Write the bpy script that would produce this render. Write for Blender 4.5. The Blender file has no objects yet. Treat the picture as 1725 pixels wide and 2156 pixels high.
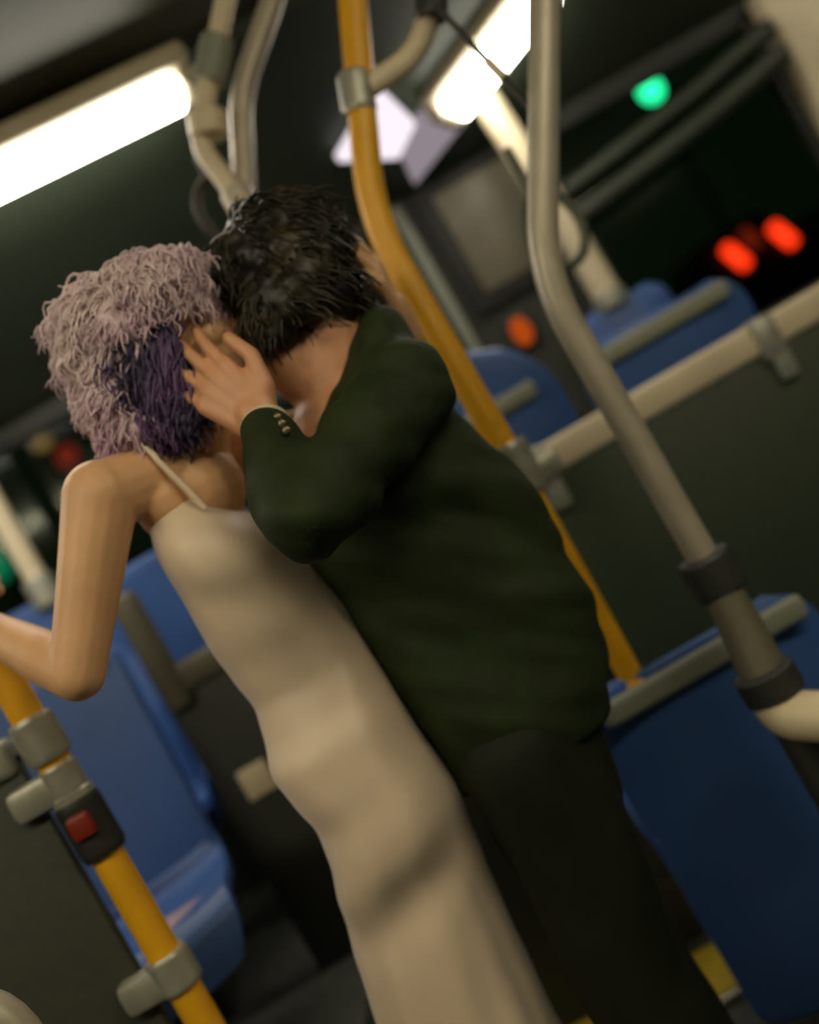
import bpy, bmesh, math, random
from mathutils import Vector, Matrix, noise, Euler
random.seed(7)

# ------------------------------------------------------------------ camera
F = 2100.0                     # focal length in pixels of a 1725 x 2156 frame
CZ = 1.25                      # the camera is held low, at chest height
ROLL = math.radians(30.0)
scene = bpy.context.scene
C = scene.collection
cam_d = bpy.data.cameras.new('camera')
cam = bpy.data.objects.new('camera', cam_d)
C.objects.link(cam)
cam_d.sensor_fit = 'VERTICAL'
cam_d.sensor_height = 36.0
cam_d.lens = F / 2156.0 * 36.0
cam_d.clip_start = 0.02
cam_d.dof.use_dof = True
cam_d.dof.focus_distance = 1.20
cam_d.dof.aperture_fstop = 1.3
c_, s_ = math.cos(ROLL), math.sin(ROLL)
cam.matrix_world = Matrix(((c_, s_, 0, 0), (0, 0, -1, 0), (-s_, c_, 0, CZ), (0, 0, 0, 1)))
scene.camera = cam

# ------------------------------------------------------------------ world, exposure
world = bpy.data.worlds.new('night')
scene.world = world
world.use_nodes = True
bgn = world.node_tree.nodes['Background']
bgn.inputs[0].default_value = (0.004, 0.009, 0.003, 1)
bgn.inputs[1].default_value = 0.6
vs = scene.view_settings
vs.view_transform = 'Standard'
vs.look = 'None'
vs.gamma = 1.0
vs.use_curve_mapping = False
vs.exposure = 0.0
LAMP = 18.0                      # radiance of the fluorescent diffusers
NEAR_LAMP = 26.0

# ------------------------------------------------------------------ helpers
def L(U, V, Y):
    """a point at depth Y seen U right of / V above the optical axis of the levelled view"""
    return Vector((U * Y / F, Y, CZ + V * Y / F))

def W(x, y, Y):
    """a point at depth Y seen at pixel x, y of the tilted photograph"""
    dx, dy = x - 862.5, y - 1078.0
    return L(dx * c_ - dy * s_, -dx * s_ - dy * c_, Y)

_mats = {}
def mat(name, col, rough=0.5, metal=0.0, var=0.12, scale=8.0, bump=0.0, bscale=60.0, spec=0.5, sheen=0.0, sss=0.0, coat=0.0, col2=None):
    if name in _mats: return _mats[name]
    m = bpy.data.materials.new(name); m.use_nodes = True
    nt = m.node_tree; b = nt.nodes['Principled BSDF']
    tc = nt.nodes.new('ShaderNodeTexCoord')
    n = nt.nodes.new('ShaderNodeTexNoise'); n.inputs['Scale'].default_value = scale; n.inputs['Detail'].default_value = 4
    nt.links.new(tc.outputs['Object'], n.inputs['Vector'])
    r = nt.nodes.new('ShaderNodeValToRGB')
    a = tuple(max(0, c * (1 - var)) for c in col); d = tuple(min(1, c * (1 + var)) for c in (col2 or col))
    r.color_ramp.elements[0].color = (*a, 1); r.color_ramp.elements[1].color = (*d, 1)
    r.color_ramp.elements[0].position = 0.35; r.color_ramp.elements[1].position = 0.65
    nt.links.new(n.outputs['Fac'], r.inputs['Fac'])
    nt.links.new(r.outputs['Color'], b.inputs['Base Color'])
    b.inputs['Roughness'].default_value = rough
    b.inputs['Metallic'].default_value = metal
    b.inputs['Specular IOR Level'].default_value = spec
    if sheen: b.inputs['Sheen Weight'].default_value = sheen
    if coat: b.inputs['Coat Weight'].default_value = coat
    if sss:
        b.inputs['Subsurface Weight'].default_value = sss
        b.inputs['Subsurface Radius'].default_value = (0.012, 0.005, 0.003)
    if bump:
        n2 = nt.nodes.new('ShaderNodeTexNoise'); n2.inputs['Scale'].default_value = bscale; n2.inputs['Detail'].default_value = 3
        nt.links.new(tc.outputs['Object'], n2.inputs['Vector'])
        bp = nt.nodes.new('ShaderNodeBump'); bp.inputs['Strength'].default_value = bump; bp.inputs['Distance'].default_value = 0.01
        nt.links.new(n2.outputs['Fac'], bp.inputs['Height']); nt.links.new(bp.outputs['Normal'], b.inputs['Normal'])
    _mats[name] = m
    return m

def emit(name, col, strength):
    if name in _mats: return _mats[name]
    m = bpy.data.materials.new(name); m.use_nodes = True
    nt = m.node_tree; nt.nodes.clear()
    o = nt.nodes.new('ShaderNodeOutputMaterial'); e = nt.nodes.new('ShaderNodeEmission')
    e.inputs[0].default_value = (*col, 1); e.inputs[1].default_value = strength
    nt.links.new(e.outputs[0], o.inputs[0])
    _mats[name] = m
    return m

def glass_mat():
    m = bpy.data.materials.new('window_glass'); m.use_nodes = True
    nt = m.node_tree; nt.nodes.clear()
    o = nt.nodes.new('ShaderNodeOutputMaterial'); mx = nt.nodes.new('ShaderNodeMixShader')
    t = nt.nodes.new('ShaderNodeBsdfTransparent'); t.inputs[0].default_value = (0.72, 0.80, 0.74, 1)
    g = nt.nodes.new('ShaderNodeBsdfGlossy'); g.inputs['Roughness'].default_value = 0.08
    f = nt.nodes.new('ShaderNodeFresnel'); f.inputs['IOR'].default_value = 1.25
    nt.links.new(f.outputs[0], mx.inputs[0]); nt.links.new(t.outputs[0], mx.inputs[1]); nt.links.new(g.outputs[0], mx.inputs[2])
    nt.links.new(mx.outputs[0], o.inputs[0])
    return m

def tag(o, label=None, cat=None, group=None, kind=None):
    if label: o['label'] = label
    if cat: o['category'] = cat
    if group: o['group'] = group
    if kind: o['kind'] = kind
    return o

def thing(name, label, cat, loc=(0, 0, 0), group=None):
    o = bpy.data.objects.new(name, None); C.objects.link(o)
    o.location = loc; o.empty_display_size = 0.05
    return tag(o, label, cat, group)

class MB:
    def __init__(s): s.v = []; s.f = []
    def add(s, v, f):
        n = len(s.v); s.v += [tuple(p) for p in v]; s.f += [tuple(i + n for i in q) for q in f]; return s
    def box(s, c, d, bev=0.0, rot=None, seg=2):
        bm = bmesh.new(); bmesh.ops.create_cube(bm, size=1.0)
        for v in bm.verts: v.co = Vector((v.co.x * d[0], v.co.y * d[1], v.co.z * d[2]))
        if bev: bmesh.ops.bevel(bm, geom=bm.edges[:], offset=bev, segments=seg, affect='EDGES', profile=0.5)
        R = rot.to_matrix() if isinstance(rot, Euler) else (rot or Matrix.Identity(3))
        bm.verts.index_update()
        s.add([R @ v.co + Vector(c) for v in bm.verts], [[v.index for v in f.verts] for f in bm.faces]); bm.free(); return s
    def ell(s, c, r, rot=None, nu=20, nv=12):
        R = rot or Matrix.Identity(3); c = Vector(c); v = []; f = []
        v.append(c + R @ Vector((0, 0, r[2])))
        for i in range(1, nv):
            th = math.pi * i / nv
            for j in range(nu):
                ph = 2 * math.pi * j / nu
                v.append(c + R @ Vector((r[0] * math.sin(th) * math.cos(ph), r[1] * math.sin(th) * math.sin(ph), r[2] * math.cos(th))))
        v.append(c + R @ Vector((0, 0, -r[2])))
        for j in range(nu): f.append((0, 1 + j, 1 + (j + 1) % nu))
        for i in range(nv - 2):
            for j in range(nu):
                a = 1 + i * nu + j; b = 1 + i * nu + (j + 1) % nu
                f.append((a, a + nu, b + nu, b))
        k = len(v) - 1; o = 1 + (nv - 2) * nu
        for j in range(nu): f.append((k, o + (j + 1) % nu, o + j))
        return s.add(v, f)
    def tube(s, pts, r, seg=14, cap=True):
        pts = [Vector(p) for p in pts]; n = len(pts)
        rs = r if isinstance(r, (list, tuple)) else [r] * n
        ts = []
        for i in range(n):
            a = pts[max(i - 1, 0)]; b = pts[min(i + 1, n - 1)]; ts.append((b - a).normalized())
        t0 = ts[0]; nrm = t0.cross(Vector((0, 0, 1)))
        if nrm.length < 1e-3: nrm = t0.cross(Vector((0, 1, 0)))
        nrm.normalize(); v = []; f = []
        for i in range(n):
            if i:
                q = ts[i - 1].rotation_difference(ts[i]); nrm = (q @ nrm).normalized()
            bi = ts[i].cross(nrm).normalized()
            for j in range(seg):
                a = 2 * math.pi * j / seg
                v.append(pts[i] + (nrm * math.cos(a) + bi * math.sin(a)) * rs[i])
        for i in range(n - 1):
            for j in range(seg):
                f.append((i * seg + j, i * seg + (j + 1) % seg, (i + 1) * seg + (j + 1) % seg, (i + 1) * seg + j))
        if cap:
            f.append(tuple(range(seg - 1, -1, -1))); f.append(tuple((n - 1) * seg + j for j in range(seg)))
        return s.add(v, f)
    def cap_chain(s, pts, rs):
        """overlapping spheres and cones: a limb for a later voxel union"""
        for i, p in enumerate(pts):
            s.ell(p, (rs[i],) * 3, nu=16, nv=10)
            if i: s.tube([pts[i - 1], p], [rs[i - 1], rs[i]], seg=16)
        return s
    def loft(s, rings, close=True):
        """rings: equal length lists of points"""
        n = len(rings[0]); v = [p for r in rings for p in r]; f = []
        for i in range(len(rings) - 1):
            for j in range(n):
                f.append((i * n + j, i * n + (j + 1) % n, (i + 1) * n + (j + 1) % n, (i + 1) * n + j))
        if close:
            f.append(tuple(range(n - 1, -1, -1))); f.append(tuple((len(rings) - 1) * n + j for j in range(n)))
        return s.add(v, f)
    def mesh(s, name):
        me = bpy.data.meshes.new(name); me.from_pydata(s.v, [], s.f); me.update()
        bm = bmesh.new(); bm.from_mesh(me); bmesh.ops.recalc_face_normals(bm, faces=bm.faces); bm.to_mesh(me); bm.free()
        return me
    def build(s, name, m, parent=None, smooth=True, angle=35):
        me = s.mesh(name); return link(name, me, m, parent, smooth, angle)

def link(name, me, m, parent=None, smooth=True, angle=35):
    me.materials.clear(); me.materials.append(m)
    if smooth:
        for p in me.polygons: p.use_smooth = True
        try: me.set_sharp_from_angle(angle=math.radians(angle))
        except Exception: pass
    o = bpy.data.objects.new(name, me); C.objects.link(o)
    if parent:
        o.parent = parent
        o.matrix_parent_inverse = Matrix.Translation(-Vector(parent.location)) if not parent.parent else Matrix.Identity(4)
    return o

def sub(name, mb, m, parent, root):
    """a sub-part: child of a part whose root sits at root.location"""
    o = mb.build(name, m); o.parent = parent
    return o

def remesh(mb, voxel, it=6, fac=0.5):
    me = mb.mesh('tmp'); o = bpy.data.objects.new('tmp', me); C.objects.link(o)
    r = o.modifiers.new('r', 'REMESH'); r.mode = 'VOXEL'; r.voxel_size = voxel
    sm = o.modifiers.new('s', 'SMOOTH'); sm.factor = fac; sm.iterations = it
    dg = bpy.context.evaluated_depsgraph_get(); dg.update()
    out = bpy.data.meshes.new_from_object(o.evaluated_get(dg))
    bpy.data.objects.remove(o); bpy.data.meshes.remove(me)
    return out

def displace(me, fn):
    cs = [v.co.copy() for v in me.vertices]; ns = [v.normal.copy() for v in me.vertices]
    out = []
    for p, n in zip(cs, ns): out.extend(p + n * fn(p))
    me.vertices.foreach_set('co', out); me.update()

def round_path(pts, rad=0.08, n=8):
    """fillet the inner corners of a polyline"""
    pts = [Vector(p) for p in pts]; out = [pts[0]]
    for i in range(1, len(pts) - 1):
        a = (pts[i - 1] - pts[i]); b = (pts[i + 1] - pts[i])
        d = min(rad, a.length * 0.45, b.length * 0.45)
        p0 = pts[i] + a.normalized() * d; p2 = pts[i] + b.normalized() * d
        for k in range(n + 1):
            t = k / n; out.append(p0 * (1 - t) ** 2 + pts[i] * 2 * t * (1 - t) + p2 * t * t)
    out.append(pts[-1]); return out

def struct(name, mb, m, parent=None, **k):
    o = mb.build(name, m, parent, **k)
    if not parent: o['kind'] = 'structure'
    return o

# ------------------------------------------------------------------ materials
M_ceil = mat('ceiling_plastic', (0.085, 0.085, 0.052), 0.5, var=0.08, scale=2)
M_cove = mat('dark_cove_panel', (0.046, 0.060, 0.036), 0.55, var=0.15, scale=1.5)
M_wall = mat('wall_panel_dark', (0.022, 0.026, 0.017), 0.6, var=0.15, scale=3)
M_floor = mat('rubber_floor', (0.06, 0.062, 0.05), 0.7, var=0.25, scale=30, bump=0.2, bscale=180)
M_panel = mat('partition_laminate', (0.024, 0.040, 0.015), 0.55, var=0.08, scale=40, bump=0.05, bscale=300)
M_trim = mat('beige_trim', (0.70, 0.60, 0.40), 0.45, var=0.06)
M_grey = mat('grey_steel_pole', (0.42, 0.38, 0.29), 0.42, metal=0.25, var=0.06, scale=20)
M_clamp = mat('cast_clamp', (0.36, 0.36, 0.29), 0.4, metal=0.4, var=0.1, scale=30)
M_dark = mat('black_rubber', (0.012, 0.013, 0.010), 0.6, var=0.2)
M_yellow = mat('yellow_powder_coat', (0.78, 0.39, 0.008), 0.42, var=0.06, scale=15)
M_blue = mat('blue_seat_plastic', (0.042, 0.110, 0.33), 0.42, var=0.12, scale=4)
M_strip = mat('grey_grab_strip', (0.24, 0.26, 0.20), 0.5, var=0.06)
M_ped = mat('seat_pedestal', (0.03, 0.032, 0.026), 0.5)
M_house = mat('lamp_housing', (0.50, 0.44, 0.30), 0.4, var=0.05)
M_chrome = mat('steel_trim', (0.6, 0.55, 0.42), 0.25, metal=0.9)
M_olive = mat('yellow_floor_marking', (0.42, 0.30, 0.015), 0.6, var=0.15, scale=25)
M_red = mat('red_button', (0.20, 0.018, 0.006), 0.4)
M_glass = glass_mat()
M_road = mat('asphalt', (0.012, 0.013, 0.011), 0.8, var=0.3)
M_night = mat('dark_paint', (0.008, 0.009, 0.008), 0.5)
E_lamp = emit('fluorescent', (1.0, 0.93, 0.80), LAMP)
E_near = emit('fluorescent_near', (1.0, 0.88, 0.63), NEAR_LAMP)
E_fill = emit('fill_light_far', (1.0, 0.92, 0.76), 9.0)
E_lav = emit('lavender_diffuser', (0.95, 0.84, 0.92), 1.1)
E_lav2 = emit('lavender_diffuser_dim', (0.62, 0.52, 0.58), 0.45)
E_green = emit('green_signal', (0.02, 0.75, 0.33), 5.0)
E_green2 = emit('green_signal_dim', (0.0, 0.35, 0.16), 0.6)
E_redl = emit('tail_lamp', (1.0, 0.03, 0.006), 4.0)
E_redd = emit('dim_tail_lamp', (0.5, 0.03, 0.01), 0.6)
E_orange = emit('orange_lamp', (0.8, 0.12, 0.01), 0.5)
E_amber = emit('amber_lamp', (0.8, 0.4, 0.08), 0.5)

# ------------------------------------------------------------------ room shell
YB = 3.30
struct('floor', MB().box((0, 1.2, -0.05), (9, 4.4, 0.1)), M_floor)
struct('ceiling', MB().box((0, 0.75, 2.55), (9, 3.5, 0.1)), M_ceil)
cv = MB()
for (y0, z0, y1, z1) in ((2.44, 2.46, YB + 0.02, 2.15),):
    cv.add([(-4.5, y0, z0), (4.5, y0, z0), (4.5, y1, z1), (-4.5, y1, z1), (-4.5, y0, 2.6), (4.5, y0, 2.6), (4.5, y1, 2.6), (-4.5, y1, 2.6)],
           [(0, 1, 2, 3), (4, 7, 6, 5), (0, 4, 5, 1), (3, 2, 6, 7), (0, 3, 7, 4), (1, 5, 6, 2)])
struct('trim_1', cv, M_cove, smooth=False)
wb = MB()
wb.box((0, YB + 0.04, 0.60), (9, 0.08, 1.20))
wb.box((0, YB + 0.04, 2.30), (9, 0.08, 0.36))
for (x0, x1) in ((-4.5, -3.4), (-2.1, -1.9), (0.45, 0.94), (3.3, 4.5)):
    wb.box(((x0 + x1) / 2, YB + 0.03, 1.66), (x1 - x0, 0.10, 0.94))
struct('wall_back', wb, M_wall)
struct('wall_front', MB().box((0, -0.95, 1.25), (9, 0.1, 2.6)), M_wall)
struct('wall_left', MB().box((-4.5, 1.2, 1.25), (0.1, 4.4, 2.6)), M_wall)
struct('wall_right', MB().box((4.5, 1.2, 1.25), (0.1, 4.4, 2.6)), M_wall)
struct('trim_2', MB().box((1.89, YB - 0.05, 1.66), (0.20, 0.12, 1.0), 0.03, seg=3), M_trim)      # pale window pillar
struct('trim_3', MB().box((0.452, YB - 0.035, 1.66), (0.035, 0.05, 0.95), 0.01), M_strip)       # edge of the dark pillar
for i, (x0, x1) in enumerate(((-1.9, 0.45), (0.94, 1.79), (1.99, 3.3), (-3.4, -2.1))):
    xc = (x0 + x1) / 2; w = x1 - x0
    win = MB()
    for z in (1.215, 2.105): win.box((xc, YB + 0.0, z), (w, 0.05, 0.04), 0.008)
    for x in (x0 + 0.02, x1 - 0.02): win.box((x, YB + 0.0, 1.66), (0.04, 0.05, 0.93), 0.008)
    wo = struct('window_%d' % (i + 1), win, M_dark)
    pane = MB().box((xc, YB + 0.01, 1.66), (w - 0.04, 0.006, 0.9)).build('pane', M_glass, wo, smooth=False)
# stepped platform behind the partitions and under the seats at the left
pl = MB()
pl.box((0, 2.92, 0.21), (8.9, 0.98, 0.42), 0.006)
struct('platform', pl, M_floor)
struct('platform_side', MB().box((-2.4, 2.02, 0.21), (3.64, 0.82, 0.42), 0.006), M_floor)
tag(MB().box((0.35, 2.25, 0.008), (2.2, 0.20, 0.016), 0.004).build('floor_marking', M_olive), 'broad yellow floor strip by the blue seat at lower right', 'floor marking')
tag(MB().tube([(-0.6, 2.125, 0.012), (1.4, 2.125, 0.012)], 0.012).build('floor_trim', M_chrome), 'shiny steel edging on the floor before the yellow strip', 'edging')

# ------------------------------------------------------------------ lamps of the bus, with one added fill light
def ceiling_light(label, a, b, width, m, group=None, up=Vector((0, 0, 1)), hous=0.05):
    a, b = Vector(a), Vector(b); d = (b - a); ln = d.length; x = d.normalized()
    y = up.cross(x).normalized(); z = x.cross(y)
    R = Matrix((x, y, z)).transposed(); c = (a + b) / 2
    t = thing('ceiling_light', label, 'ceiling light', c, group)
    MB().box(c + z * (hous / 2 + 0.012), (ln + 0.09, width + 0.09, hous), 0.018, R, 3).build('housing', M_house, t)
    MB().box(c - z * 0.010, (ln, width, 0.05), 0.016, R, 3).build('diffuser', m, t)
    for sgn in (-1, 1):
        MB().box(c + x * sgn * (ln / 2 + 0.025) - z * 0.004, (0.05, width + 0.02, 0.034), 0.012, R, 3).build('end_cap', M_house, t)
    return t
ceiling_light('long white fluorescent ceiling light at upper left', (-2.6, 2.00, 2.405), (0.03, 2.39, 2.405), 0.115, E_lamp)
q0, q1 = L(497, 690, 2.98), L(800, 812, 2.74)
ceiling_light('bright slanting ceiling light behind the grey pole', q0, q1, 0.115, E_lamp, up=Vector((0, 0.3, 0.954)))
ceiling_light('added ceiling light out of view, brightening the pale pillar at right', (1.7, 2.30, 2.42), (3.6, 2.30, 2.42), 0.115, E_fill)  # added lamp outside the view, there to brighten the right pillar
for x0, x1, side in ((-2.6, -0.3, 'left'), (0.3, 2.6, 'right')):
    ceiling_light('white ceiling light above the near side, %s of the two' % side, (x0, 0.02, 2.45), (x1, 0.02, 2.45), 0.13, E_near)

def quad_panel(pts, th, nrm):
    pts = [Vector(p) for p in pts]; n = Vector(nrm).normalized() * th
    return MB().add(pts + [p + n for p in pts], [(0, 1, 2, 3), (7, 6, 5, 4), (0, 4, 5, 1), (1, 5, 6, 2), (2, 6, 7, 3), (3, 7, 4, 0)])
def on_cove(U, V, lift=0.05):
    # point of the sloping cove plane seen at U, V
    k = (2.46 - 2.15) / (YB + 0.02 - 2.44)
    Y = (2.46 - lift - CZ + k * 2.44) / (V / F + k)
    return L(U, V, Y)
lp = thing('light_panel', 'pale lavender lit panel under the ceiling beside yellow pole', 'light panel', on_cove(370, 690))
nrm = (0, 0.33, 0.944)
quad_panel([on_cove(240, 712), on_cove(392, 800), on_cove(420, 700), on_cove(352, 655)], 0.03, nrm).build('bright_diffuser', E_lav, lp, smooth=False)
quad_panel([on_cove(362, 660), on_cove(436, 706), on_cove(520, 655), on_cove(355, 590)], 0.03, nrm).build('dim_diffuser', E_lav2, lp, smooth=False)
quad_panel([on_cove(232, 712, 0.02), on_cove(392, 812, 0.02), on_cove(532, 655, 0.02), on_cove(345, 578, 0.02)], 0.02, nrm).build('backing', M_cove, lp, smooth=False)

# poster frame and orange lamp on the dark pillar
pf = thing('framed_notice', 'dull olive framed notice on the dark window pillar', 'notice', (0.695, YB - 0.04, 1.98))
MB().box((0.72, YB - 0.035, 1.915), (0.40, 0.03, 0.46), 0.012).build('frame', M_dark, pf)
MB().box((0.73, YB - 0.052, 1.92), (0.31, 0.008, 0.36), 0.003).build('sheet', mat('notice_sheet', (0.13, 0.115, 0.075), 0.5), pf)
ol = thing('warning_lamp', 'small orange lamp on the dark pillar above blue seats', 'lamp', L(395, 212, YB - 0.05))
MB().ell(L(395, 212, YB - 0.05), (0.034, 0.02, 0.05)).build('lens', E_orange, ol)
MB().box(L(395, 212, YB - 0.03), (0.10, 0.02, 0.13), 0.01).build('base', M_dark, ol)

# ------------------------------------------------------------------ poles
def ring(p, d, r, h):
    p = Vector(p); d = Vector(d).normalized()
    k = h / 2
    return MB().tube([p - d * k, p - d * k * 0.8, p - d * k * 0.78, p + d * k * 0.78, p + d * k * 0.8, p + d * k], [r * 0.9, r, r * 1.0, r, r, r * 0.9], seg=20)

def pole(name, label, pts, r, m, cat='pole', rad=0.12):
    t = thing(name, label, cat, pts[0])
    pp = round_path(pts, rad, 10)
    MB().tube(pp, r if not callable(r) else [r(p) for p in pp], seg=20).build('tube', m, t)
    return t

# yellow pole behind the man
YP = 1.85
ytop = L(250 + 190, 560 + 440, YP)
yp = pole('yellow_pole', 'bent yellow pole rising behind the back of the man', [L(230, -575, YP), L(236, -300, YP), L(240, -60, YP), L(238, 572, YP), L(640, 1430, YP)], lambda p: 0.0235 if p.z < 1.2 else 0.0275, M_yellow, rad=0.11)
cl = L(345, 818, YP)
ring(cl, (0.36, 0, 0.93), 0.034, 0.075).build('clamp', M_clamp, yp)
cm = ring(L(249, -35, YP), (0, 0, 1), 0.036, 0.10).build('clamp', M_clamp, yp)
MB().box(L(290, -60, YP), (0.07, 0.04, 0.05), 0.012).build('bracket', M_clamp, yp)
MB().tube([L(300, -60, YP), Vector((0.285, 2.33, 1.185))], 0.014).build('tie_rod', M_clamp, yp)
ring(L(234, -560, YP), (0, 0, 1), 0.030, 0.04).build('foot_sleeve', M_yellow, yp)
oh = thing('overhead_rail', 'pale overhead handrail clamped to the bent yellow pole', 'handrail', cl)
MB().tube(round_path([cl + Vector((0.02, 0, 0)), L(500, 826, YP), L(600, 930, 1.80), L(860, 1400, 1.83)], 0.06), 0.022, seg=18).build('tube', M_trim, oh)
ring(L(578, 905, 1.81), (0.5, 0, 0.8), 0.031, 0.06).build('sleeve', M_ped, oh)
ring(L(668, 1052, 1.8), (0.5, 0, 0.85), 0.031, 0.05).build('sleeve', M_clamp, oh)
pc = thing('pull_cord', 'thin dark pull cord hanging across the slanting light', 'cord', L(578, 915, 1.79))
MB().tube([L(575, 925, 1.79), L(600, 815, 1.76), L(640, 640, 1.72), L(655, 560, 1.68)], 0.006).build('cord', M_ped, pc)
MB().tube([L(617, 740, 1.745), L(630, 690, 1.73)], 0.009).build('bead', M_trim, pc)

# grey pole at the right, in front of the seat
GP = 1.65
gp = pole('grey_pole', 'tall pale grey pole bending to the right above seats', [L(488, -420, GP), L(488, 285, GP), L(1250, 1585, GP)], 0.0265, M_grey, rad=0.10)
MB().tube([L(488, -400, GP), L(484, -560, 1.63), L(474, -700, 1.60)], [0.030, 0.036, 0.040], seg=20).build('lower_tube', mat('dark_grey_pole', (0.13, 0.12, 0.075), 0.5, metal=0.1), gp)
ring(L(488, -432, GP), (0, 0, 1), 0.047, 0.07).build('collar', M_ped, gp)
ring(L(476, -690, 1.60), (0, 0, 1), 0.050, 0.05).build('collar', M_ped, gp)
MB().tube(round_path([L(474, -690, 1.60), L(470, -765, 1.59), L(620, -860, 1.50), L(900, -1000, 1.42)], 0.05), 0.040, seg=20).build('side_rail', M_trim, gp)
MB().tube([L(470, -740, 1.59), Vector((L(470, -740, 1.59).x, 1.60, 0.0))], 0.028, seg=18).build('foot_tube', M_ped, gp)

# far pole behind it, reaching the seats beyond the partition
fp = pole('stanchion', 'pale vertical pole beyond the partition by the dark window', [L(590, 165, 3.07), L(586, 400, 3.07), L(572, 674, 3.07)], 0.045, M_trim)
ring(L(590, 175, 3.07), (0, 0, 1), 0.054, 0.05).build('collar', M_clamp, fp)
lp2 = pole('stanchion', 'pale pole at left edge standing behind the blue seats', [L(-750, 225, 3.08), L(-750, 400, 3.08), L(-748, 672, 3.08)], 0.034, M_trim)
ring(L(-751, 240, 3.08), (0, 0, 1), 0.048, 0.10).build('collar', M_clamp, lp2)

# forked stanchion behind the couple
fs = thing('forked_stanchion', 'forked grey stanchion rising behind the head of the man', 'pole', Vector((L(20, 0, 2.0).x, 2.0, 0)))
MB().tube([Vector((L(20, 0, 2.0).x, 2.0, 0)), L(20, 745, 2.0)], 0.024, seg=18).build('tube', M_trim, fs)
MB().tube(round_path([L(22, 725, 2.0), L(2, 885, 2.0), L(60, 965, 2.0), L(250, 1180, 2.0), L(390, 1315, 2.0)], 0.03), 0.021, seg=16).build('arm', M_trim, fs)
MB().tube(round_path([L(20, 725, 2.02), L(118, 915, 2.04), L(160, 965, 2.04), L(300, 1085, 2.04), L(470, 1290, 2.04)], 0.05), 0.024, seg=16).build('arm', M_grey, fs)
ring(L(40, 918, 2.0), (0.35, 0, 0.93), 0.040, 0.05).build('clamp', M_trim, fs)
ring(L(118, 1030, 2.0), (0.65, 0, 0.75), 0.034, 0.09).build('clamp', M_strip, fs)
ring(L(20, 745, 2.0), (0, 0, 1), 0.034, 0.05).build('collar', M_grey, fs)

# hanging strap loops
def strap(label, top, h, rr, m):
    t = thing('hand_strap', label, 'hand strap', top)
    top = Vector(top)
    MB().tube([top, top - Vector((0, 0, h))], 0.010, seg=8).build('strap', m, t)
    c = top - Vector((0, 0, h + rr)); pts = []
    for k in range(25):
        a = 2 * math.pi * k / 24; pts.append(c + Vector((rr * 0.75 * math.sin(a), 0.02 * math.sin(a), rr * math.cos(a))))
    MB().tube(pts, 0.011, seg=10, cap=False).build('loop', m, t)
strap('dull green looped hand strap beside tall grey pole', L(560, 560, 2.1), 0.11, 0.085, mat('green_strap', (0.10, 0.11, 0.07), 0.6))
strap('dark brown hand strap hanging under the forked stanchion', L(-12, 870, 2.06), 0.05, 0.075, mat('brown_strap', (0.035, 0.028, 0.016), 0.6))

# window rails crossing the right window
for k, (dv, lab) in enumerate(((0, 'lower dull green rail sloping across the dark window'), (60, 'upper dull green rail sloping across the dark window'))):
    t = thing('window_rail', lab, 'rail', L(640, 360 + dv, 3.2))
    MB().tube([L(622, 358 + dv, 3.235), L(760, 376 + dv, 3.22), L(960, 404 + dv, 3.18), L(1160, 442 + dv, 3.14)], 0.036 if k == 0 else 0.030, seg=14).build('tube', mat('green_rail', (0.032, 0.040, 0.025), 0.5), t)
    MB().box(L(1150, 440 + dv, 3.18), (0.05, 0.08, 0.06), 0.01).build('bracket', M_dark, t)

# left yellow pole with the stop button
LP = 1.56
lx = L(-912, 0, LP).x
ly = pole('yellow_pole', 'straight yellow pole at lower left with red stop button', [Vector((lx, LP, 0)), Vector((lx, LP, 2.5))], 0.0265, M_yellow)
ring((lx, LP, 1.232), (0, 0, 1), 0.036, 0.075).build('clamp', M_clamp, ly)
ring((lx, LP, 1.160), (0, 0, 1), 0.031, 0.05).build('clamp', M_clamp, ly)
sb = ring((lx, LP, 1.075), (0, 0, 1), 0.037, 0.10).build('stop_button_housing', M_dark, ly)
MB().box((lx + 0.004, LP - 0.037, 1.085), (0.04, 0.02, 0.04), 0.008).build('push_button', M_red, sb)
ring((lx, LP, 1.122), (0, 0, 1), 0.034, 0.03).build('rim', M_clamp, sb)
ring((lx, LP, 0.815), (0, 0, 1), 0.036, 0.06).build('clamp', M_clamp, ly)
MB().box((lx - 0.05, LP - 0.005, 0.812), (0.08, 0.045, 0.055), 0.014).build('bracket', M_clamp, ly)
MB().box((lx - 0.05, LP - 0.005, 1.155), (0.08, 0.045, 0.055), 0.014).build('bracket', M_clamp, ly)

# ------------------------------------------------------------------ partitions
def partition(label, x0, x1, y, ztop, rail_m, panel_m, z0=0.0, rail_h=0.062, clamps=(), post=None, rail_r=0.03):
    t = thing('partition', label, 'partition', ((x0 + x1) / 2, y, z0))
    MB().box(((x0 + x1) / 2, y, (z0 + ztop - rail_h / 2) / 2), (x1 - x0, 0.025, ztop - rail_h / 2 - z0), 0.004).build('panel', panel_m, t)
    MB().box(((x0 + x1) / 2, y, ztop - rail_h / 2), (x1 - x0, 0.055, rail_h), 0.014, seg=3).build('rail', rail_m, t)
    for cx in clamps:
        MB().box((cx, y - 0.008, ztop - rail_h / 2 - 0.01), (0.06, 0.075, rail_h + 0.03), 0.012).build('clamp', M_clamp, t)
        MB().box((cx + 0.005, y - 0.028, ztop - rail_h - 0.045), (0.045, 0.03, 0.07), 0.010).build('bracket', M_strip, t)
    if post:
        MB().box((post[0], y - 0.01, (ztop - 0.10 + post[1]) / 2), (0.062, 0.06, post[1] - ztop + 0.10), 0.016, seg=3).build('post', rail_m, t)
    return t
PY = 2.35
M_railo = mat('dull_olive_rail', (0.11, 0.10, 0.06), 0.5)
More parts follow.
